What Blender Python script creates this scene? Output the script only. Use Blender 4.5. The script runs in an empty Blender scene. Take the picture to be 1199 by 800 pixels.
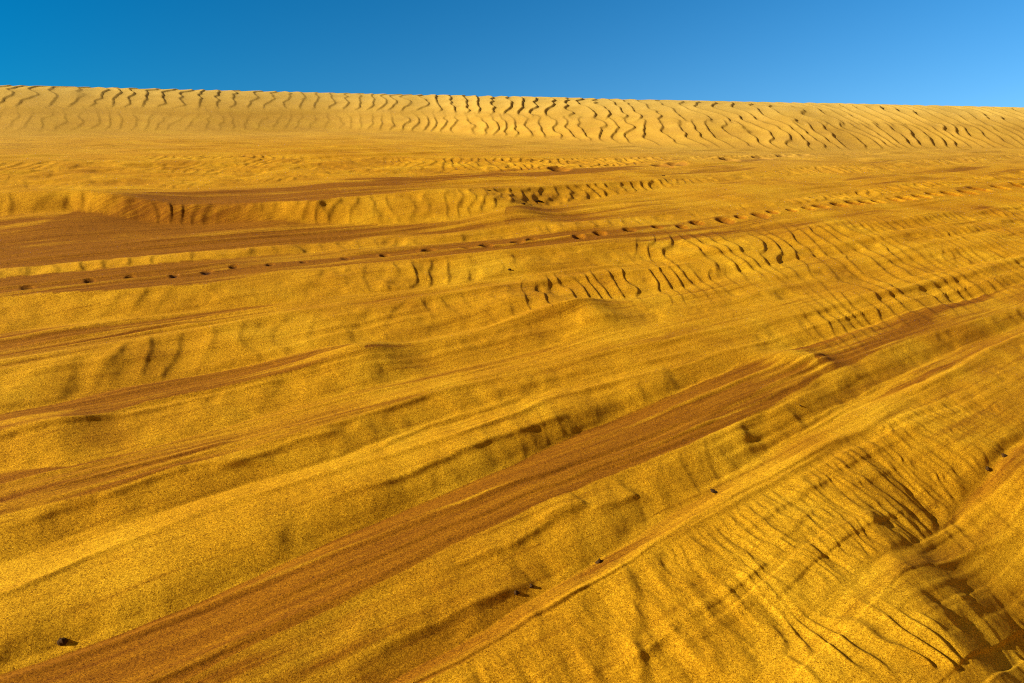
import bpy, math
import numpy as np

C = bpy.context.scene
COL = C.collection
rng = np.random.default_rng(7)
R = math.radians

# ------------------------------------------------------------------ camera and slope frame
PW, PH = 1199.0, 800.0
LENS = 28.0
F = PW * LENS / 36.0
CAM_H = 1.6                      # eye height over the slope (m, square to the slope)
PITCH = math.atan((PH / 2 - 119.5) / F)
ROLL = R(1.15)
TILT = R(12.0)                   # the whole dune face climbs away from the viewer
cam_f = np.array([0, math.cos(PITCH), -math.sin(PITCH)])
up0 = np.array([0, math.sin(PITCH), math.cos(PITCH)])
rt0 = np.array([1.0, 0, 0])
cam_r = rt0 * math.cos(ROLL) + up0 * math.sin(ROLL)
cam_u = -rt0 * math.sin(ROLL) + up0 * math.cos(ROLL)


def ray(px, py):
    px = np.asarray(px, float); py = np.asarray(py, float)
    return cam_f * F + cam_r * (px[..., None] - PW / 2) + cam_u * (PH / 2 - py[..., None])


def ground_at(px, py, z=0.0):
    d = ray(px, py)
    t = (z - CAM_H) / np.minimum(d[..., 2], -1e-3)
    return d[..., 0] * t, d[..., 1] * t


_d = ray(np.array(1750.0), np.array(140.0))
_a = math.atan2(_d[0], _d[1])
U = np.array([math.sin(_a), math.cos(_a)])      # direction the strata run
V = np.array([-math.cos(_a), math.sin(_a)])     # across the strata, up the slope


def to_world(x, y, z):
    c, s = math.cos(TILT), math.sin(TILT)
    return x, y * c - z * s, y * s + z * c


# ------------------------------------------------------------------ noise
_T = rng.random((512, 512)).astype(np.float32)


def vnoise(x, y, seed=0):
    x = x + seed * 37.31; y = y + seed * 91.17
    xi = np.floor(x); yi = np.floor(y)
    fx = (x - xi).astype(np.float32); fy = (y - yi).astype(np.float32)
    xi = xi.astype(np.int64) & 511; yi = yi.astype(np.int64) & 511
    x1 = (xi + 1) & 511; y1 = (yi + 1) & 511
    fx = fx * fx * fx * (fx * (fx * 6 - 15) + 10); fy = fy * fy * fy * (fy * (fy * 6 - 15) + 10)
    a = _T[xi, yi]; b = _T[x1, yi]; c = _T[xi, y1]; d = _T[x1, y1]
    return (a + (b - a) * fx) * (1 - fy) + (c + (d - c) * fx) * fy


def fbm(x, y, seed=0, octs=4, gain=0.5):
    s = 0; a = 1; t = 0
    for i in range(octs):
        s = s + a * vnoise(x * 2 ** i, y * 2 ** i, seed + i * 3)
        t += a; a *= gain
    return s / t


def sstep(a, b, x):
    t = np.clip((x - a) / (b - a), 0, 1)
    return t * t * (3 - 2 * t)


# ------------------------------------------------------------------ strata: edges (E) and toes (T) of the steps, near to far
# each: outline on the slope, height there, then what lies between it and the next one:
#   kind of surface ('ramp' drift sand, 'bench' hard layers) and brownness along it
ST = [
 ('E', [(1199, 588), (1130, 625), (1060, 675), (980, 755), (930, 800)], .010,
  'ramp', [(900, 0), (1080, .25), (1199, .35)]),
 ('T', [(1199, 512), (1175, 535), (1127, 576), (1090, 622), (1040, 652), (990, 692), (920, 750), (850, 800)], .000,
  'ramp', [(0, 0), (900, 0), (1199, .1)]),
 ('E', [(1199, 398), (1100, 452), (1000, 512), (900, 568), (800, 625), (700, 683), (600, 740), (500, 797)], .095,
  'bench', [(450, .55), (700, .4), (900, .25), (1199, .2)]),
 ('T', [(1199, 380), (1100, 422), (1040, 455), (960, 497), (850, 565), (760, 620), (700, 657), (560, 738), (450, 800)], .070,
  'ramp', [(450, .5), (600, .3), (700, .15), (1199, .05)]),
 ('E', [(1199, 357), (1060, 402), (960, 446), (900, 480), (800, 525), (700, 565), (600, 610), (500, 655), (400, 705), (300, 750), (200, 800)], .150,
  'bench', [(0, 1.15), (300, 1.1), (600, 1.1), (850, 1.0), (930, .72), (1000, .68), (1100, .74), (1199, .6)]),
 ('T', [(1199, 333), (1050, 377), (960, 406), (860, 440), (760, 478), (680, 505), (600, 545), (500, 585), (400, 627), (300, 672), (200, 711), (100, 745), (0, 780)], .135,
  'ramp', [(0, .05), (600, .0), (1199, .0)]),
 ('E', [(1199, 328), (1050, 371), (960, 396), (830, 425), (760, 440), (667, 463), (533, 512), (400, 552), (240, 597), (100, 650), (0, 690)], .215,
  'ramp', [(0, .0), (400, .05), (1199, .0)]),
 ('T', [(1199, 326), (1050, 367), (960, 390), (830, 413), (700, 445), (577, 479), (470, 509), (400, 538), (280, 571), (150, 610), (0, 655)], .205,
  'ramp', [(0, .05), (1199, .0)]),
 ('E', [(1199, 316), (1100, 336), (960, 371), (860, 386), (720, 411), (600, 439), (500, 464), (400, 496), (250, 537), (130, 572), (0, 600)], .275,
  'bench', [(0, .72), (150, .78), (350, .5), (600, .22), (800, .1), (1199, .0)]),
 ('T', [(0, 551), (80, 545), (200, 516), (300, 490), (400, 465), (500, 440), (600, 416), (700, 396), (800, 378), (900, 358), (1000, 337), (1100, 316), (1199, 298)], .265,
  'ramp', [(0, .0), (500, .0), (1199, .0)]),
 ('E', [(0, 510), (60, 498), (100, 492), (170, 470), (265, 452), (350, 435), (430, 417), (520, 398), (640, 372), (690, 364), (800, 346), (900, 325), (980, 308), (1100, 290), (1199, 275)], .330,
  'bench', [(0, .95), (250, .9), (430, .8), (560, .6), (680, .4), (760, .1), (1199, 0)]),
 ('T', [(0, 487), (100, 462), (200, 441), (300, 425), (400, 408), (470, 400), (560, 384), (650, 366), (750, 346), (850, 324), (950, 302), (1100, 279), (1199, 263)], .320,
  'ramp', [(0, .0), (1199, .0)]),
 ('E', [(0, 432), (110, 410), (183, 392), (267, 380), (400, 361), (517, 346), (587, 336), (650, 326), (720, 317), (800, 309), (900, 296), (1000, 282), (1199, 253)], .420,
  'bench', [(0, .75), (100, .65), (220, .3), (400, .35), (500, .3), (700, .05), (1199, 0)]),
 ('T', [(0, 391), (100, 379), (200, 370), (300, 360), (400, 350), (500, 340), (600, 326), (700, 312), (800, 303), (900, 290), (1000, 276), (1199, 247)], .400,
  'ramp', [(0, .0), (1199, .0)]),
 ('E', [(0, 350), (120, 344), (240, 335), (330, 319), (400, 312), (470, 305), (560, 297), (640, 290), (700, 284), (800, 275), (900, 267), (1000, 257), (1100, 247), (1199, 232)], .500,
  'bench', [(0, .95), (250, .95), (450, .7), (700, .6), (900, .4), (1199, .3)]),
 ('T', [(0, 326), (200, 309), (400, 293), (600, 277), (800, 258), (1000, 233), (1199, 208)], .480,
  'ramp', [(0, .0), (600, .1), (1199, .2)]),
 ('E', [(0, 314), (200, 298), (400, 282), (600, 267), (800, 248), (1000, 224), (1199, 200)], .510,
  'bench', [(0, 1.0), (250, .95), (450, .6), (650, .4), (800, .5), (1000, .4), (1199, .4)]),
 ('T', [(0, 262), (90, 259), (200, 263), (340, 262), (450, 264), (530, 262), (600, 252), (640, 244), (720, 232), (800, 222), (900, 213), (1000, 208), (1130, 196), (1199, 190)], .500,
  'ramp', [(0, .0), (100, .2), (190, .5), (290, .25), (400, .0), (1199, .0)]),
 ('E', [(0, 236), (80, 238), (200, 245), (330, 243), (400, 234), (480, 230), (560, 225), (640, 217), (700, 212), (800, 205), (900, 196), (1000, 190), (1100, 184), (1199, 178)], .690,
  'bench', [(0, .2), (150, .3), (230, .8), (450, .9), (600, .8), (800, .6), (1000, .4), (1199, .2)]),
 ('T', [(0, 224), (80, 223), (200, 224), (300, 217), (400, 211), (500, 207), (600, 203), (700, 199), (800, 193), (900, 187), (1000, 183), (1199, 173)], .600,
  'ramp', [(0, .1), (300, .15), (500, .3), (700, .35), (900, .3), (1199, .1)]),
 ('E', [(0, 190), (100, 184), (200, 180), (300, 180), (400, 182), (500, 184), (600, 184), (700, 183), (800, 182), (900, 180), (1000, 178), (1199, 168)], .710,
  'bench', [(0, .15), (400, .1), (800, .15), (1199, .05)]),
]
HS = .88                         # overall height of the steps
ST = [(a, b, c * HS, d, e) for (a, b, c, d, e) in ST]
ST_U = []
for typ, pts, H, kind, brown in ST:
    p = np.array(sorted(pts), float)
    x, y = ground_at(p[:, 0], p[:, 1], H)
    u = x * U[0] + y * U[1]; v = x * V[0] + y * V[1]
    o = np.argsort(u)
    b = np.array(brown, float)
    bu = np.interp(b[:, 0], p[:, 0], u, left=None, right=None)
    ST_U.append((u[o], v[o], H, kind, bu, b[:, 1]))

_tv = np.array([np.mean(c[1]) for c in ST_U]); _th = np.array([c[2] for c in ST_U])
TREND = np.polyfit(_tv, _th, 2); TV = ST_U[4][1].min()
TOE = np.array([(-300, 160), (0, 160), (200, 158), (400, 155), (500, 158), (600, 164), (700, 170), (800, 175), (900, 177), (1000, 176), (1100, 175), (1199, 174), (1500, 176)], float)


def az_of(px, py):
    d = ray(px, py)
    return np.arctan2(d[..., 0], d[..., 1])


BASE_FAR = .66 * HS


def strata(x, y):
    """height, brownness, ramp weight and position down the ramp"""
    u = x * U[0] + y * U[1]; v = x * V[0] + y * V[1]
    wob = (fbm(u * .9, v * 3.0, 5, 4) - .5)
    dist = np.sqrt(x * x + y * y)
    vw = v + wob * .024 * np.clip(dist / 3.5, .5, 2.6) + (fbm(u * 5, v * 5, 9, 2) - .5) * .02
    n = len(ST_U)
    vs = []
    prev = None
    for (cu, cv, H, k, bu, bb) in ST_U:
        c = np.interp(u, cu, cv)
        if prev is not None:
            c = np.maximum(c, prev + max(.02, 2.1 * abs(H - pH)))
        vs.append(c); prev = c; pH = H
    h = np.full_like(x, -0.02); br = np.zeros_like(x); rw = np.ones_like(x); tt = np.full_like(x, .5)
    # in front of the first curve: easy falling ground
    d0 = np.clip((vs[0] - vw) / .5, 0, 1)
    h = ST_U[0][2] - .05 * sstep(0, 1, d0)
    rw = sstep(0, .6, d0)
    for i in range(n):
        cu, cv, H, kind, bu, bb = ST_U[i]
        lo = vs[i]
        if i + 1 < n:
            hi = vs[i + 1]; H1 = ST_U[i + 1][2]
        else:
            hi = lo + 6.0; H1 = BASE_FAR
        m = (vw >= lo) & (vw < hi) if i + 1 < n else (vw >= lo)
        t = np.clip((vw - lo) / (hi - lo), 0, 1)
        if kind == 'ramp':          # toe at t=0, edge at t=1; rounded shoulder, steep foot
            q = 1 - t
            if i in (3, 5):         # undercut by the wind: long shoulder, steep foot
                uc = 1 - sstep(.12, .26, np.arctan2(x, y))
                p = .30 * t + .70 * (uc * (1 - q ** (3.0 if i == 5 else 2.5)) + (1 - uc) * (t * t * (3 - 2 * t)))
            else:
              p = .40 * (1 - q ** 2.2) + .30 * t + .30 * (t * t * (3 - 2 * t))
            hh = H + (H1 - H) * p
            w = sstep(0, .12, t) * (1 - sstep(.8, 1, t))
        else:
            hh = H + (H1 - H) * t
            w = np.zeros_like(x)
        b = np.interp(u, bu, bb)
        h = np.where(m, hh, h); br = np.where(m, b, br); rw = np.where(m, w, rw); tt = np.where(m, t if kind == 'ramp' else 2 + t, tt)
    tr = np.polyval(TREND, v)
    az = np.arctan2(x, y)
    k = 1 - .84 * sstep(-.12, .26, az) * sstep(2.8, 4.6, dist) * sstep(TV - .25, TV + .9, v)
    h = tr + k * (h - tr)
    return h, br, rw, tt, u, vw


# ------------------------------------------------------------------ wind ripples
def ripple(x, y, lam, seed, ang=R(9), sharp=.74, warp=.55, hf=.22, lon=4.5):
    c, s_ = math.cos(ang), math.sin(ang)
    a = x * c + y * s_; b = -x * s_ + y * c
    w = (fbm(a / (lam * 3.2), b / (lam * lon), seed, 3) - .5) * lam * 3.2 * warp
    w = w + (vnoise(a / lam * .9, b / lam * .8, seed + 20) - .5) * lam * hf
    p = (a + w) / lam
    p = p - np.floor(p)
    up = p / sharp
    dn = (1 - p) / (1 - sharp)
    prof = np.where(p < sharp, up * up * (1.6 - .6 * up), dn * dn * (3 - 2 * dn))
    return prof - .4


# ------------------------------------------------------------------ footprints
TRAIL = [(40, 338), (98, 333), (153, 328), (200, 323.5), (242, 319), (280, 315), (320, 311), (362, 306.5), (408, 302),
         (452, 297.5), (508, 292), (540, 289), (572, 286), (602, 282.5), (630, 279), (675, 274.5), (707, 272), (740, 268.5), (770, 264.5),
         (797, 262), (821, 259), (848, 255.5), (869, 253), (889, 250.5), (906, 248.5), (923, 246), (942, 244), (962, 241.5),
         (979, 239), (996, 237), (1012, 235.5), (1030, 234), (1047, 231.5), (1065, 230), (1081, 228), (1098, 226), (1114, 224.5),
         (1131, 223), (1150, 220), (1172, 218), (1191, 215.5)]
TRAIL2 = [(655, 203.5), (776, 199.5), (792, 198), (854, 192.5), (892, 190.2), (919, 188.3), (944, 187)]


def build_height(x, y):
    dist = np.sqrt(x * x + y * y)
    az = np.arctan2(x, y)
    h, br, rw, tt, u, v = strata(x, y)
    # ---- ridge
    # distance of its foot and of its crest for each bearing
    taz = az_of(TOE[:, 0], TOE[:, 1])
    tx, ty = ground_at(TOE[:, 0], TOE[:, 1], BASE_FAR)
    ga = np.linspace(-math.pi, math.pi, 1441); gr = np.interp(ga, taz, np.sqrt(tx * tx + ty * ty))
    kw = np.hanning(41); kw /= kw.sum()
    gr = np.convolve(np.pad(gr, 20, mode='edge'), kw, 'valid')
    rt = np.interp(az, ga, gr)
    rt = rt + (fbm(az * 7, az * 0 + 3, 14, 2) - .5) * 1.6
    cpx = np.array([-900, -300, 0, 300, 600, 900, 1199, 1500, 2100.0]); cpy = 100 + .0225 * cpx
    caz = az_of(cpx, cpy); cd = ray(cpx, cpy)
    cel = np.interp(az, caz, cd[:, 2] / np.hypot(cd[:, 0], cd[:, 1]))
    rc = rt + 11.0
    Hc = CAM_H + cel * rc - BASE_FAR
    t = (dist - rt) / (rc - rt)
    tc = np.clip(t, 0, 1)
    lo_face = sstep(0, .40, tc) * .42
    hi_face = np.sin(np.clip((tc - .30) / .70, 0, 1) * math.pi / 2) ** 1.25 * .58
    g = lo_face + hi_face
    after = np.clip(t - 1, 0, None) * (rc - rt)
    ridge = Hc * g - np.minimum(after * after * .03, 1e9) * (after < 6) - (after >= 6) * (1.08 + (after - 6) * .36)
    onr = sstep(-.03, .06, t)
    fade = 1 - sstep(-.25, .0, t)
    far = BASE_FAR + ridge
    h = np.where(t > -.25, h * fade + BASE_FAR * (1 - fade), h)
    h = np.where(t > 0, far, h)
    br = br * (1 - sstep(-.3, -.05, t)); rw = rw * (1 - onr)
    inridge = t > 0
    pale = np.clip(sstep(-1.2, .7, t + (fbm(x * .2, y * .2, 19, 3) - .5) * .5) * .7 + sstep(.3, .9, t) * .3, 0, 1)

    # ---- ripples on drift slopes
    def win(px, py, z, sa, sb, rot=0.0):
        cx, cy = ground_at(np.array(float(px)), np.array(float(py)), z)
        dx = x - cx; dy = y - cy
        c_, s_ = math.cos(rot), math.sin(rot)
        a_ = dx * c_ + dy * s_; b_ = -dx * s_ + dy * c_
        return np.exp(-((a_ / sa) ** 2 + (b_ / sb) ** 2) ** 1.5)
    drift = np.clip(rw * 1.25, 0, 1)
    ru = math.atan2(U[1], U[0])
    patchy = .35 + .65 * sstep(.34, .6, fbm(x * 1.1, y * .7, 31, 3))
    off = 1 - onr
    # right middle: slopes crossed by sharp ripples
    # E6/T6 and E5/T5 slopes from the middle of the view to the right
    def band(i0, i1, az0, az1):
        lo_ = np.interp(u, ST_U[i0][0], ST_U[i0][1]); hi_ = np.interp(u, ST_U[i1][0], ST_U[i1][1])
        tb = (v - lo_) / np.maximum(hi_ - lo_, .05)
        return sstep(-.25, .10, tb) * (1 - sstep(.95, 1.5, tb)) * sstep(az0, az1, az) * off
    fade_lo = .55 + .45 * sstep(.28, .50, fbm(x * .7, y * .35, 31, 3))
    w1 = np.maximum(band(11, 12, -.02, .06), band(13, 14, .10, .24))
    w1 = np.maximum(w1, .95 * band(10, 14, .10, .20) * (1 - .45 * (1 - w1)))
    w1 = np.maximum(w1, .9 * band(5, 12, .32, .44))
    rp_a = ripple(x, y, .165, 41, R(-1), .87, .85, .10, 8); rp_b = ripple(x, y, .115, 43, R(2), .86, .85, .10, 8)
    sel = sstep(.44, .56, fbm(x * .5, y * .3, 45, 2))
    h = h + w1 * fade_lo * (.0165 * rp_a * sel + .0120 * rp_b * (1 - sel))
    # weaker ones on the other drift slopes
    h = h + drift * off * (1 - w1) * sstep(.20, .52, fbm(x * .45, y * .3, 37, 3)) * .0098 * np.clip((dist - 2) / 4, .12, 1.8) * ripple(x, y, .17, 47, R(6), .75, .8)
    # lower right: fine close ripples over the long drift, larger crescents at the very bottom
    front = (v < np.interp(u, ST_U[2][0], ST_U[2][1])) & (v > np.interp(u, ST_U[1][0], ST_U[1][1]))
    fr = np.where(front, np.clip(drift * 1.3, 0, 1), 0)
    w2 = np.maximum(win(1120, 540, .03, 1.1, .55, ru), .7 * win(930, 630, .03, .6, .40, ru)) * fr
    h = h + w2 * fade_lo * .0056 * ripple(x, y, .058, 55, R(32), .74, 1.2, .15)
    c3, s3 = math.cos(R(24)), math.sin(R(24))
    a3 = x * c3 + y * s3; b3 = -x * s3 + y * c3
    h = h + fr * sstep(4.6, 3.6, dist) * .020 * (fbm(a3 * 11, b3 * 2.6, 58, 3, .55) - .5)
    w3 = win(800, 745, .03, .46, .30, 0) * sstep(.36, .58, vnoise(x * 5.0, y * 4.0, 61) + .05)
    h = h + w3 * .011 * ripple(x, y, .15, 63, R(10), .70, 1.4)
    w4 = np.maximum(win(1080, 770, .0, .45, .22, 0), win(1180, 720, 0, .30, .24, 0))
    w4 = w4 * sstep(.36, .56, vnoise(x * 7.0, y * 4.5, 67))
    h = h + w4 * .0115 * ripple(x, y, .105, 66, R(22), .70, 1.3)
    h = h + sstep(3.6, 2.6, dist) * sstep(.1, .5, az) * .05 * (fbm(x * 2.6, y * 3.2, 68, 2, .4) - .5)
    # the lower right corner rolls away from the light
    k0x, k0y = ground_at(np.array(1070.0), np.array(715.0))
    ss = (x - k0x) * .85 - (y - k0y) * .10
    ss = np.where(dist < 4.4, ss, -1.0) * sstep(4.4, 3.0, dist)
    h = h - .46 * np.where(ss > 0, np.sqrt(ss * ss + .0025) - .05, 0)
    # downslope flutes and slumps on the ramps
    fl = fbm(u * 3.4 / np.clip(dist / 5, .8, 2), v * 1.5, 52, 3, .42) - .5
    h = h + rw * fl * .027 * np.clip(dist / 4, .7, 1.8)
    sl = fbm(x * 4.5, y * 3.0, 57, 3, .5)
    h = h - rw * .008 * sstep(.45, .78, sl) * np.clip(dist / 4, .7, 1.7)
    # wind-scoured moats along the foot of the near slopes
    for i_, dep, wid in ((1, .012, .04), (3, .006, .06), (5, .014, .08), (11, .008, .07)):
        cv = np.interp(u, ST_U[i_][0], ST_U[i_][1])
        md = .45 + .9 * sstep(.3, .65, vnoise(u * .9, u * 0 + i_, 111))
        if i_ == 1: md = md * sstep(-.3, .3, u - ST_U[1][0][-3])
        h = h - dep * md * np.exp(-((v - cv + .01) / wid) ** 2)
    # single ledges of harder sand that stand proud of the drift
    for pts, hz, a_ in LEDGES:
        lx, ly = ground_at(pts[:, 0], pts[:, 1], hz * HS)
        lu = lx * U[0] + ly * U[1]; lv = lx * V[0] + ly * V[1]
        o_ = np.argsort(lu); lu = lu[o_]; lv = lv[o_]
        ln = lu[-1] - lu[0]
        ta = sstep(lu[0] - .12 * ln, lu[0] + .35 * ln, u) * (1 - sstep(lu[-1] - .10 * ln, lu[-1] + .02 * ln, u))
        m_ = ta > 0
        dv = v[m_] - np.interp(u[m_], lu, lv) + (vnoise(u[m_] * 7, u[m_] * 0 + 5, 113) - .5) * .02
        h[m_] = h[m_] + .58 * a_ * ta[m_] * np.where(dv < 0, np.exp(-(dv / np.clip(2.6 * dist[m_] ** 2 / 1630, .017, .085)) ** 2), np.exp(-dv / .06))
    # ---- ridge ripples
    kk = .66 - .50 * sstep(-.1, .35, az)
    azr = x + kk * (rc * az - x)
    gap = np.exp(-((tc - .36) / .07) ** 2) * (1 - .8 * sstep(-.12, .22, az))
    amp_r = sstep(.06 - .06 * sstep(0, .3, az), .16, tc) * (1 - .85 * gap) * (.6 + .6 * sstep(.2, .5, fbm(x * .16, y * .12, 71, 2)))
    amp_r = amp_r * np.where(tc < .36, .45 + .55 * sstep(-.25, -.02, az), 1.0)
    rr = ripple(azr, y, .56, 73, R(3), .87, .55, .08)
    lowf = 1 - sstep(.34, .46, tc)
    rr2 = ripple(azr, y, .44, 76, R(4), .86, .62, .10)
    rr = rr * (1 - lowf) + .72 * rr2 * lowf
    h = h + np.where(inridge, amp_r * (.72 + .28 * sstep(-.3, -.1, az) + .55 * sstep(.10, .32, az)) * .046 * rr, 0)
    # ---- hard layers: thin ledges along the strata
    bt = tt - 2
    bench = np.where(bt >= 0, sstep(0, .14, bt) * (1 - sstep(.86, 1, bt)), 0) * (1 - onr)
    near = np.clip(dist / 4.0, .55, 2.2)
    for k, (lv, lu, a, sd) in enumerate(((.15, 2.2, .009, 81), (.05, 1.3, .0042, 85), (.31, 3.2, .012, 88))):
        lv = lv * np.ones_like(x)
        vv = v + (fbm(u * .5, v * 2, sd + 1, 2) - .5) * .22
        q = vv / (lv * near.round(1) ** 0)
        f = q - np.floor(q)
        idx = np.floor(q)
        fw = np.clip(.10 * dist / 4, .10, .35)
        saw = np.where(f < fw, f / fw, ((1 - f) / (1 - fw)) ** 1.6)
        msk = sstep(.52, .66, vnoise(u / lu + idx * 13.7, idx * 7.3, sd + 2))
        msk = msk * (1 - sstep((4.5, 3.0, 9.0)[k], (8.0, 4.6, 16.0)[k], dist))
        h = h + saw * a * msk * (.16 * (1 - onr) + .85 * bench) * (1 - .75 * sstep(.0, .25, az) * sstep(4, 6, dist)) * np.clip(dist / 5, .7, 1.8)
        br = br + (saw * msk * -.25 + .12 * (msk > .2) * (f > .6)) * bench * (br > .15)
    for i_ in (2, 4, 6, 8, 10, 12, 14, 18):
        cv = np.interp(u, ST_U[i_][0], ST_U[i_][1])
        lw = np.clip(2.4 * dist * dist / 1630, .016, .085)
        dv = v - cv
        rim = np.where(dv < 0, np.exp(-(dv / lw) ** 2), np.exp(-dv / (3.2 * lw)))
        h = h + .0085 * (.35 if i_ == 4 else 1.0) * np.clip(dist / 3.5, .8, 2.4) * rim * sstep(.30, .62, vnoise(u * 1.1, u * 0 + i_ * 3.3, 133)) * (1 - .6 * sstep(.05, .3, az) * sstep(4, 6, dist)) * (1 - onr)
    stm = (bench * .9 + .95 * (1 - onr) * sstep(.34, .56, fbm(u * .35, v * 1.2, 121, 2)))
    for lam_, wgt, amp_, sd in ((.036, 1 - sstep(4.0, 6.5, dist), .0070, 123), (.10, sstep(3.2, 5, dist) * (1 - sstep(11, 16, dist)), .010, 126), (.30, sstep(8, 12, dist), .018, 129)):
        vv = v + (vnoise(u * .6, v * 1.5, sd) - .5) * .10
        n_ = vnoise(u * .55, vv / lam_, sd + 1)
        li = sstep(.42, .78, n_) * sstep(.28, .52, vnoise(u * .9, vv / (lam_ * 3), sd + 2))
        h = h + stm * wgt * amp_ * li
        br = br + stm * wgt * .34 * (sstep(.62, .30, n_) - .45) * (br > .05) * (1 - onr)
    # ---- gentle undulation, grain-scale roughness
    h = h + (fbm(x * .5, y * .5, 91, 3) - .5) * .06 * (1 - onr) + (fbm(x * 2.0, y * 2.0, 93, 2) - .5) * .012 * (1 - onr)
    h = h + (fbm(x * 22, y * 22, 95, 3, .7) - .5) * .0022 * (1 - onr) * np.clip(dist / 4, .6, 1.5)
    # ---- noses of drift sand with a scoured hollow on their right
    for (px, py, A, sx, sy, hz) in NOSES:
        cx, cy = ground_at(np.array(px), np.array(py), hz * HS)
        dx = x - cx; dy = y - cy
        rise = np.where(dx < 0, np.exp(-(dx / sx) ** 2), np.exp(-(dx / (sx * .36)) ** 2))
        h = h + A * .62 * rise * np.exp(-(dy / sy) ** 2)
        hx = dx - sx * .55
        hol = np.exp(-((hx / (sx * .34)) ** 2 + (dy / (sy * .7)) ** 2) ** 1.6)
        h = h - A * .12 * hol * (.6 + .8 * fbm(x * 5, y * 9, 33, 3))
        br = np.clip(br + .42 * hol - .7 * rise * np.exp(-(dy / sy) ** 2) * (dx < 0), 0, 1.1)  # lee shade painted in as brown, sunward face cleared of brown
    # ---- footprints
    fpm = []
    for (px, py), fp in FP:
        dx = x - fp[0]; dy = y - fp[1]
        a = dx * fp[2] + dy * fp[3]; b = -dx * fp[3] + dy * fp[2]
        m = (np.abs(a) < .5) & (np.abs(b) < .6)
        if not m.any():
            continue
        e = np.sqrt((a[m] / fp[4]) ** 2 + (b[m] / fp[5]) ** 2)
        dent = -fp[6] * np.exp(-(e / .85) ** 4) + fp[6] * .07 * np.exp(-((e - 1.35) / .33) ** 2) * np.where(a[m] < 0, 1.0, .5)
        h[m] = h[m] + dent
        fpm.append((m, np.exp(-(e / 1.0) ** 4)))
    # ---- ragged edge of the brown layers
    rag = fbm(u * 3, v * 14, 101, 4, .6)
    br = np.clip(br * (.62 + .8 * rag), 0, 1)
    fb = sstep(8, 12, dist)
    br = br * (1 - fb * .75 * sstep(.44, .58, fbm(u * .22, v * 3.4, 109, 3)))
    br = br * (1 - fb * .85 * sstep(.40, .60, fbm(u * .42, v * 1.3, 107, 3)))
    br = np.where(br > 0, br * (.85 + .3 * sstep(.35, .7, vnoise(u * .7, v * 22, 103))), 0)
    br = np.clip(br, 0, 1)
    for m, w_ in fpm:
        br[m] = br[m] * (1 - w_) + 1.55 * w_  # shade inside each print painted into its floor colour
    return h, br, pale, t


LEDGES = [(np.array(a, float), z, k) for a, z, k in (
    ([(380, 600), (460, 573), (573, 530), (667, 493)], .15, .020),
    ([(500, 678), (600, 640), (692, 594)], .13, .018), ([(630, 622), (685, 596)], .12, .016), ([(545, 712), (625, 678)], .10, .010),
    ([(690, 606), (745, 582)], .11, .016), ([(860, 632), (930, 590), (968, 562)], .07, .013), ([(920, 588), (985, 552)], .08, .013),
    ([(905, 645), (948, 608)], .05, .011), ([(865, 694), (892, 668)], .03, .011), ([(712, 790), (795, 742)], .04, .013),
 ([(230, 560), (330, 528), (400, 508)], .25, .015), ([(0, 626), (120, 592), (230, 560)], .22, .018),
    ([(0, 585), (150, 552), (280, 520)], .26, .018), ([(60, 600), (220, 560), (330, 545)], .22, .014), ([(400, 540), (500, 497), (620, 462)], .23, .015),
    ([(480, 425), (640, 392), (760, 372)], .28, .018), ([(560, 470), (680, 440), (820, 415)], .22, .014), ([(200, 395), (330, 372), (420, 358)], .41, .02),
    ([(0, 408), (100, 395), (240, 380)], .41, .02), ([(1020, 470), (1100, 440), (1199, 392)], .07, .014), ([(760, 600), (830, 570), (900, 530)], .10, .012),
    ([(420, 775), (520, 727), (600, 690)], .09, .012), ([(1080, 655), (1140, 615), (1199, 590)], .02, .014),
)]
NOSES = [(950, 428, .06, .38, .13, .15), (62, 500, .045, .42, .20, .33), (686, 366, .10, .55, .30, .33),
         (592, 246, .16, 1.1, .7, .55), (95, 246, .13, 1.9, .8, .6), (428, 416, .06, .5, .25, .33)]
FP = []
for i, (px, py) in enumerate(TRAIL):
    H = .495 * HS
    x, y = ground_at(np.array(px), np.array(py), H)
    FP.append(((px, py), [float(x), float(y)]))
for i in range(len(FP)):
    a = FP[max(0, i - 1)][1]; b = FP[min(len(FP) - 1, i + 1)][1]
    d = np.array([b[0] - a[0], b[1] - a[1]]); d /= np.linalg.norm(d)
    k = rng.uniform(.8, 1.3); k2 = rng.uniform(.8, 1.2)
    FP[i][1][0] += rng.uniform(-.05, .05); FP[i][1][1] += rng.uniform(-.06, .06)
    big = (.75 if FP[i][0][0] < 400 else 1.0) + .25 * (FP[i][0][0] > 800)
    FP[i][1].extend([1.0, 0.0, big *   .0066 * k * max(6, FP[i][1][1]), .0100 * k * k2 * big * max(6, FP[i][1][1]), (.0030 if FP[i][0][0] < 420 else .0075) * k2 * max(6, FP[i][1][1])])
n1 = len(FP)
for (px, py) in TRAIL2:
    x, y = ground_at(np.array(px), np.array(py), .57 * HS)
    FP.append(((px, py), [float(x), float(y), 1.0, 0.0, .17, .40, .09]))

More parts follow.
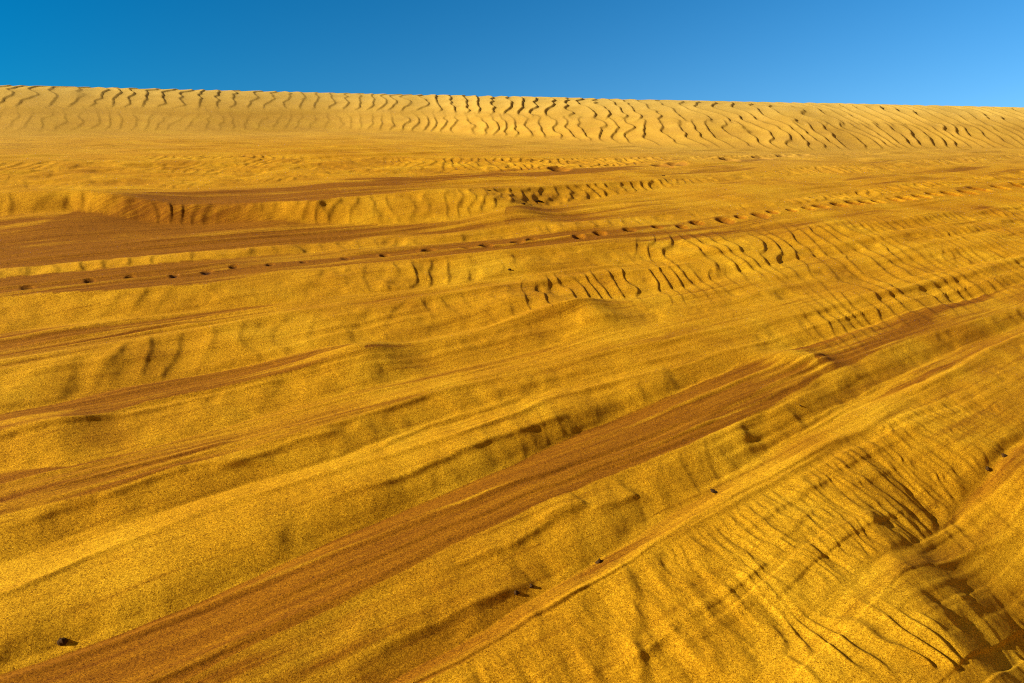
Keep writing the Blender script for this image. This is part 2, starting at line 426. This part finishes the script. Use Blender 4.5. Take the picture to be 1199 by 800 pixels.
# ------------------------------------------------------------------ one sheet of sand, fine in front of the viewer, coarse around
RES = 1.0
fine_az = np.linspace(R(-50), R(50), int(1560 * RES))
coarse_az = np.linspace(R(50), R(310), 66)[1:-1]
AZ = np.concatenate([fine_az, coarse_az])
rad = [0.02, .4, .8, 1.1, 1.35]
r = 1.55
while r < 46:
    rad.append(r)
    dr = r * r / 1500 * .92
    if r < 17: dr = min(dr, .034)
    elif r < 24: dr = min(dr, .05)
    else: dr = min(dr, .065)
    r += dr / RES
rad += [47, 49, 52, 57, 65, 80, 110, 160, 250, 420, 800, 1600, 3200]
RAD = np.array(rad)
nr, na = len(RAD), len(AZ)
rr_, aa_ = np.meshgrid(RAD, AZ, indexing='ij')
X = (rr_ * np.sin(aa_)).ravel(); Y = (rr_ * np.cos(aa_)).ravel()
del rr_, aa_
Z = np.empty_like(X); BR = np.empty_like(X); PA = np.empty_like(X); TT = np.empty_like(X)
for s in range(0, len(X), 400000):
    e = min(len(X), s + 400000)
    Z[s:e], BR[s:e], PA[s:e], TT[s:e] = build_height(X[s:e], Y[s:e])
D = np.hypot(X, Y)
_f0 = int(np.searchsorted(RAD, 1.55)); _f1 = int(np.searchsorted(RAD, 46))
for A_ in (Z, BR):
    g_ = A_.reshape(nr, na)
    blk = g_[_f0:_f1].copy(); pd = np.pad(blk, ((2, 2), (0, 0)), mode='edge'); m_ = len(blk)
    g_[_f0:_f1] = (pd[0:m_] + 4 * pd[1:m_ + 1] + 6 * pd[2:m_ + 2] + 4 * pd[3:m_ + 3] + pd[4:m_ + 4]) / 16
# far beyond the crest and behind the viewer the dune runs out into level desert
WX, WY, WZ = to_world(X, Y, Z)
level = -1.5 + 1.5 * (vnoise(WX / 60, WY / 60, 3) - .5)
w = sstep(50, 75, D)
WZ = WZ * (1 - w) + level * w
back = sstep(0.5, 4, -WY) * (D < 50)
WZ = WZ * (1 - back) + np.maximum(WZ, -1.5) * back
print('grid', nr, na, nr * na)

I = np.arange(nr - 1)[:, None] * na; J = np.arange(na)[None, :]; J1 = (J + 1) % na
QUADS = np.stack([I + J, I + na + J, I + na + J1, I + J1], -1).reshape(-1, 4)[:, ::-1]
CO = np.stack([WX, WY, WZ], -1).astype(np.float32)
fc_x = X[QUADS].mean(1); fc_y = Y[QUADS].mean(1); fc_t = TT[QUADS].mean(1)


def sheet(name, faces, mat, cap=False):
    used = np.zeros(len(CO), bool); used[faces.ravel()] = True
    ids = np.flatnonzero(used); remap = np.zeros(len(CO), np.int32); remap[ids] = np.arange(len(ids))
    f = remap[faces]
    me = bpy.data.meshes.new(name)
    me.vertices.add(len(ids)); me.vertices.foreach_set('co', CO[ids].ravel())
    me.loops.add(f.size); me.loops.foreach_set('vertex_index', f.ravel().astype(np.int32))
    me.polygons.add(len(f))
    me.polygons.foreach_set('loop_start', (np.arange(len(f)) * 4).astype(np.int32))
    me.polygons.foreach_set('use_smooth', np.ones(len(f), bool))
    me.update(calc_edges=True)
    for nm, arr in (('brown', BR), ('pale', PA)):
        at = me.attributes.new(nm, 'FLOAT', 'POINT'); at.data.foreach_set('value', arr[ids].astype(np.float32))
    uu = me.attributes.new('strat', 'FLOAT_VECTOR', 'POINT')
    su = X[ids] * U[0] + Y[ids] * U[1]; sv = X[ids] * V[0] + Y[ids] * V[1]
    uu.data.foreach_set('vector', np.stack([su, sv, 0 * su], -1).astype(np.float32).ravel())
    me.materials.append(mat)
    o = bpy.data.objects.new(name, me); COL.objects.link(o)
    return o


# ------------------------------------------------------------------ sand material
def sand_material(name='sand'):
    m = bpy.data.materials.new(name); m.use_nodes = True
    nt = m.node_tree; N = nt.nodes; L = nt.links
    bs = N['Principled BSDF']; bs.inputs['Roughness'].default_value = .95
    bs.inputs['Specular IOR Level'].default_value = .08

    def attr(n):
        a = N.new('ShaderNodeAttribute'); a.attribute_name = n; return a
    tc = N.new('ShaderNodeTexCoord')

    def noise(scale, detail, rough, vec=None):
        n = N.new('ShaderNodeTexNoise'); n.inputs['Scale'].default_value = scale
        n.inputs['Detail'].default_value = detail; n.inputs['Roughness'].default_value = rough
        L.new(vec or tc.outputs['Object'], n.inputs['Vector']); return n

    def ramp(src, *stops):
        r_ = N.new('ShaderNodeValToRGB'); L.new(src, r_.inputs[0])
        while len(r_.color_ramp.elements) < len(stops): r_.color_ramp.elements.new(.5)
        for e, (p, c) in zip(r_.color_ramp.elements, stops): e.position = p; e.color = (*c, 1)
        return r_

    def mix(fac, a, b, mode='MIX'):
        x = N.new('ShaderNodeMix'); x.data_type = 'RGBA'; x.blend_type = mode
        if isinstance(fac, float): x.inputs[0].default_value = fac
        else: L.new(fac, x.inputs[0])
        for sck, v_ in ((x.inputs[6], a), (x.inputs[7], b)):
            if isinstance(v_, tuple): sck.default_value = (*v_, 1)
            else: L.new(v_, sck)
        return x.outputs[2]

    def math_(op, a, b=None):
        x = N.new('ShaderNodeMath'); x.operation = op
        for i, v_ in enumerate((a, b)):
            if v_ is None: continue
            if isinstance(v_, (int, float)): x.inputs[i].default_value = v_
            else: L.new(v_, x.inputs[i])
        return x.outputs[0]
    br = attr('brown'); pa = attr('pale'); sv = attr('strat')
    # big soft patches in the dry sand
    big = noise(1.3, 5, .6)
    dry = ramp(big.outputs[0], (.3, (.54, .238, .005)), (.5, (.67, .326, .007)), (.72, (.78, .428, .013))).outputs[0]
    # brown hard layers, streaked along the strata
    mp = N.new('ShaderNodeMapping'); mp.inputs['Scale'].default_value = (1.3, 34, 1); L.new(sv.outputs['Vector'], mp.inputs['Vector'])
    stk = noise(1.0, 6, .65, mp.outputs[0])
    hard = ramp(stk.outputs[0], (.25, (.22, .070, .002)), (.5, (.34, .126, .003)), (.78, (.48, .20, .004))).outputs[0]
    lay = ramp(stk.outputs[0], (.30, (.66, .58, .5)), (.46, (1, 1, 1)), (.70, (1.10, 1.13, 1.2)))
    dry = mix(.8, dry, lay.outputs[0], 'MULTIPLY')
    # threshold the brownness against streak noise, so its border is ragged
    k = math_('ADD', br.outputs['Fac'], math_('MULTIPLY', math_('SUBTRACT', stk.outputs[0], .5), -.65))
    kf = ramp(k, (.20, (0, 0, 0)), (.74, (1, 1, 1))).outputs[0]
    col = mix(kf, dry, hard)
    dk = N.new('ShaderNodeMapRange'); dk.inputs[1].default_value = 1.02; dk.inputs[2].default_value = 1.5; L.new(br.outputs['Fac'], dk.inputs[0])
    col = mix(dk.outputs[0], col, (.06, .018, .003))  # near-black brown: painted shade of the footprint floors
    pale = ramp(noise(.8, 5, .6).outputs[0], (.3, (.57, .37, .065)), (.7, (.67, .45, .092))).outputs[0]
    col = mix(pa.outputs['Fac'], col, pale)
    # grain: every sand grain its own tone, at several grain sizes
    def cells(scale):
        n = N.new('ShaderNodeTexVoronoi'); n.inputs['Scale'].default_value = scale
        L.new(tc.outputs['Object'], n.inputs['Vector'])
        sp = N.new('ShaderNodeSeparateColor'); L.new(n.outputs['Color'], sp.inputs[0])
        return n, sp.outputs[0]
    tot = None
    for sc_, wgt in ((520, .95), (300, .72), (160, .32), (75, .12)):
        n, c1 = cells(sc_)
        g = math_('MULTIPLY', math_('SUBTRACT', c1, .5), wgt)
        tot = g if tot is None else math_('ADD', tot, g)
    g1 = noise(230, 2, .6); g2 = noise(80, 3, .7)
    gs = math_('ADD', math_('MULTIPLY', tot, .5), .5)
    grain = ramp(gs, (.08, (.22, .15, .12)), (.36, (.78, .73, .65)), (.56, (1.0, 1.0, 1.0)), (.95, (1.6, 1.65, 2.4)))
    col = mix(1.0, col, grain.outputs[0], 'MULTIPLY')
    L.new(col, bs.inputs['Base Color'])
    bp = N.new('ShaderNodeBump'); bp.inputs['Strength'].default_value = 1.0; bp.inputs['Distance'].default_value = .004
    hs = math_('ADD', math_('MULTIPLY', tot, .40), math_('MULTIPLY', g2.outputs[0], .35))
    L.new(hs, bp.inputs['Height']); L.new(bp.outputs[0], bs.inputs['Normal'])
    return m


SAND = sand_material()

# footprints are cut out of the sheet as objects of their own
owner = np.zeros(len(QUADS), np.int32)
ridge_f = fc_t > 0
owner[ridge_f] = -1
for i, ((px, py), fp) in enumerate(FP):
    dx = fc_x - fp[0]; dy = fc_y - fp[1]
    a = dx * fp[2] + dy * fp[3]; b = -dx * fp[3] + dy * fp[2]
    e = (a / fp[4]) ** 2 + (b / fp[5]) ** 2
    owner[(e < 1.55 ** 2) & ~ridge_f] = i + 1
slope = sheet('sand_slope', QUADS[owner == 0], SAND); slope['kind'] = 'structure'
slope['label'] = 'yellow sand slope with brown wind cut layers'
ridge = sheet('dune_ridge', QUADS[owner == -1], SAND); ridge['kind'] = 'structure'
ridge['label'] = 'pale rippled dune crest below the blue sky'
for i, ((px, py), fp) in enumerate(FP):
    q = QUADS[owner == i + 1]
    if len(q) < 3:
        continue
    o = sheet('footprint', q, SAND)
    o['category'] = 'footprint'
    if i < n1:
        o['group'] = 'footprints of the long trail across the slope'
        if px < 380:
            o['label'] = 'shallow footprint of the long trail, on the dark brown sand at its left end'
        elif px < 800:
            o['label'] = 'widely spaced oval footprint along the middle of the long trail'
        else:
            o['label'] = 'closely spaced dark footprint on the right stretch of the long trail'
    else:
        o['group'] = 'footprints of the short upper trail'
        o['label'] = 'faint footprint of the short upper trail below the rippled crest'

# ------------------------------------------------------------------ camera
from mathutils import Matrix, Vector
cd = bpy.data.cameras.new('camera'); cam = bpy.data.objects.new('camera', cd); COL.objects.link(cam)
cd.lens = LENS; cd.sensor_width = 36; cd.clip_end = 8000; cd.clip_start = .05


def vw(a):
    return Vector(to_world(*a))


M = Matrix((vw(cam_r), vw(cam_u), -vw(cam_f))).transposed().to_4x4()
M.translation = Vector(to_world(0, 0, CAM_H))
cam.matrix_world = M
C.camera = cam

# ------------------------------------------------------------------ small dark brown lumps lying on the slope
LUMP_MAT = bpy.data.materials.new('lump_brown'); LUMP_MAT.use_nodes = True
_n = LUMP_MAT.node_tree.nodes; _b = _n['Principled BSDF']; _b.inputs['Roughness'].default_value = .9; _b.inputs['Specular IOR Level'].default_value = .1
_t = _n.new('ShaderNodeTexNoise'); _t.inputs['Scale'].default_value = 220; _t.inputs['Detail'].default_value = 4
_r = _n.new('ShaderNodeValToRGB'); _r.color_ramp.elements[0].color = (.012, .006, .002, 1); _r.color_ramp.elements[1].color = (.10, .045, .010, 1)
_c = _n.new('ShaderNodeTexCoord'); _l = LUMP_MAT.node_tree.links
_l.new(_c.outputs['Object'], _t.inputs['Vector']); _l.new(_t.outputs[0], _r.inputs[0]); _l.new(_r.outputs[0], _b.inputs['Base Color'])
bpy.context.view_layer.update()
dg = bpy.context.evaluated_depsgraph_get()
eye = Vector(to_world(0, 0, CAM_H))
import bmesh


def lump(px, py, w, hgt, seed, label):
    d = Vector(to_world(*ray(np.array(float(px)), np.array(float(py))))).normalized()
    ok, loc, nrm, _, _, _ = C.ray_cast(dg, eye, d)
    if not ok: return
    dist = (loc - eye).length
    sx_ = w * .40 * dist / F; sz_ = hgt * .42 * dist / F
    bm = bmesh.new(); bmesh.ops.create_icosphere(bm, subdivisions=4, radius=1.0)
    for v_ in bm.verts:
        c_ = v_.co.copy()
        n_ = float(fbm(np.array([c_.x * 1.1 + c_.z * .6 + 9.0]), np.array([c_.y * 1.1 - c_.z * .8 + 9.0]), seed, 4)[0])
        v_.co = c_ * (.25 + 1.35 * n_)
        v_.co.z = max(v_.co.z, -.5)
        v_.co.x *= sx_; v_.co.y *= .5 * (sx_ + sz_); v_.co.z *= sz_
    me = bpy.data.meshes.new('dark_lump'); bm.to_mesh(me); bm.free()
    for p_ in me.polygons: p_.use_smooth = True
    me.materials.append(LUMP_MAT)
    o = bpy.data.objects.new('dark_lump', me); COL.objects.link(o)
    o.rotation_euler = (TILT, 0, .3 * seed)
    o.location = loc - nrm * sz_ * .3
    o['label'] = label; o['category'] = 'lump'; o['group'] = 'dark lumps on the slope'


for args in (
    (1175, 534, 10, 9, 1, 'dark clod in the shaded crease by the right edge, upper one of two'),
    (1156, 549, 10, 8, 2, 'dark clod in the shaded crease by the right edge, lower one of two'),
    (73, 751, 11, 11, 3, 'black clod at the foot of the sand slope beside the brown strip, lower left corner'),
    (701, 658, 13, 8, 4, 'black clod in the trough beside the narrow striped bench, bottom middle'),
    (836, 575, 20, 5, 5, 'long thin black clod lying along the trough, right of centre'),
    (937, 475, 4, 3, 6, 'tiny black pebble-like clod below the small sand nose on the right'),
    (605, 694, 8, 8, 7, 'dark clod on the drift slope left of the trough, bottom middle'),
    (622, 687, 6, 7, 8, 'smaller dark clod just right of another on the drift slope, bottom middle'),
    (777, 206, 5, 2.5, 9, 'small dark clod on the far step above the long footprint trail'),
    (612, 239, 10, 3, 10, 'dark broken clod in the far hollow under a step, left of two'),
    (630, 236, 13, 3.5, 11, 'dark broken clod in the far hollow under a step, right of two'),
    (572, 223, 7, 3, 12, 'dark crumb on the lip of the far step left of the hollow'),
    (596, 316, 5, 5, 13, 'dark crumb at the foot of the slope below the footprint trail, middle'),
):
    lump(*args)

# ------------------------------------------------------------------ light and sky
SUN_AZ = R(-104)       # bearing from the view direction, negative = left
SUN_EL = R(24.5)
sd = bpy.data.lights.new('sun', 'SUN'); sun = bpy.data.objects.new('sun', sd); COL.objects.link(sun)
sd.energy = 5.0; sd.angle = R(.5); sd.color = (1.0, .93, .80)
dirv = Vector((math.sin(SUN_AZ) * math.cos(SUN_EL), math.cos(SUN_AZ) * math.cos(SUN_EL), math.sin(SUN_EL)))
sun.rotation_euler = dirv.to_track_quat('Z', 'Y').to_euler()

wd = bpy.data.worlds.new('World'); C.world = wd; wd.use_nodes = True
nt = wd.node_tree; N = nt.nodes; L = nt.links
bg = N['Background']
sk = N.new('ShaderNodeTexSky'); sk.sky_type = 'NISHITA'; sk.sun_disc = False
sk.sun_elevation = SUN_EL; sk.sun_rotation = SUN_AZ
sk.air_density = 1.0; sk.dust_density = .3; sk.ozone_density = 3.0


def node(t, **kw):
    n = N.new(t)
    for k, v in kw.items(): setattr(n, k, v)
    return n


def wmath(op, a, b=0.0, c=0.0):
    n = node('ShaderNodeMath', operation=op)
    for i, v in enumerate((a, b, c)):
        if isinstance(v, (int, float)): n.inputs[i].default_value = v
        else: L.new(v, n.inputs[i])
    return n.outputs[0]


def hsv(sat, val):
    n = node('ShaderNodeHueSaturation'); n.inputs['Saturation'].default_value = sat; n.inputs['Value'].default_value = val
    L.new(sk.outputs[0], n.inputs['Color']); return n.outputs[0]


def wmix(f, a, b):
    n = node('ShaderNodeMix', data_type='RGBA'); L.new(f, n.inputs[0]); L.new(a, n.inputs[6]); L.new(b, n.inputs[7]); return n.outputs[2]


def wrange(v, a, b):
    n = node('ShaderNodeMapRange', interpolation_type='SMOOTHSTEP'); n.inputs[1].default_value = a; n.inputs[2].default_value = b
    L.new(v, n.inputs[0]); return n.outputs[0]


gc = node('ShaderNodeTexCoord'); sx = node('ShaderNodeSeparateXYZ'); L.new(gc.outputs['Generated'], sx.inputs[0])
# the air is clearest to the left of the view and milkier to the right and towards the dune; overhead and behind, a pale warm fill added for the shadows
right = wmath('ADD', sx.outputs[0], wmath('MULTIPLY', sx.outputs[2], -.9))
front = wmix(wrange(right, -.85, .55), hsv(1.75, .80), hsv(1.38, 1.34))
warm = node('ShaderNodeMix', data_type='RGBA', blend_type='MULTIPLY')     # tan tint added to the unseen sky to warm the shade
warm.inputs[0].default_value = 1.0; L.new(hsv(.05, .36), warm.inputs[6]); warm.inputs[7].default_value = (1.0, .80, .55, 1)
sky_c = wmix(wrange(sx.outputs[1], .70, .45), front, warm.outputs[2])
L.new(sky_c, bg.inputs['Color'])
bg.inputs['Strength'].default_value = .08

C.view_settings.view_transform = 'Standard'; C.view_settings.look = 'None'
C.view_settings.exposure = .74; C.view_settings.gamma = 1
C.render.engine = 'CYCLES'
C.cycles.use_denoising = False; C.cycles.filter_width = 1.1
C.cycles.max_bounces = 4; C.cycles.diffuse_bounces = 4
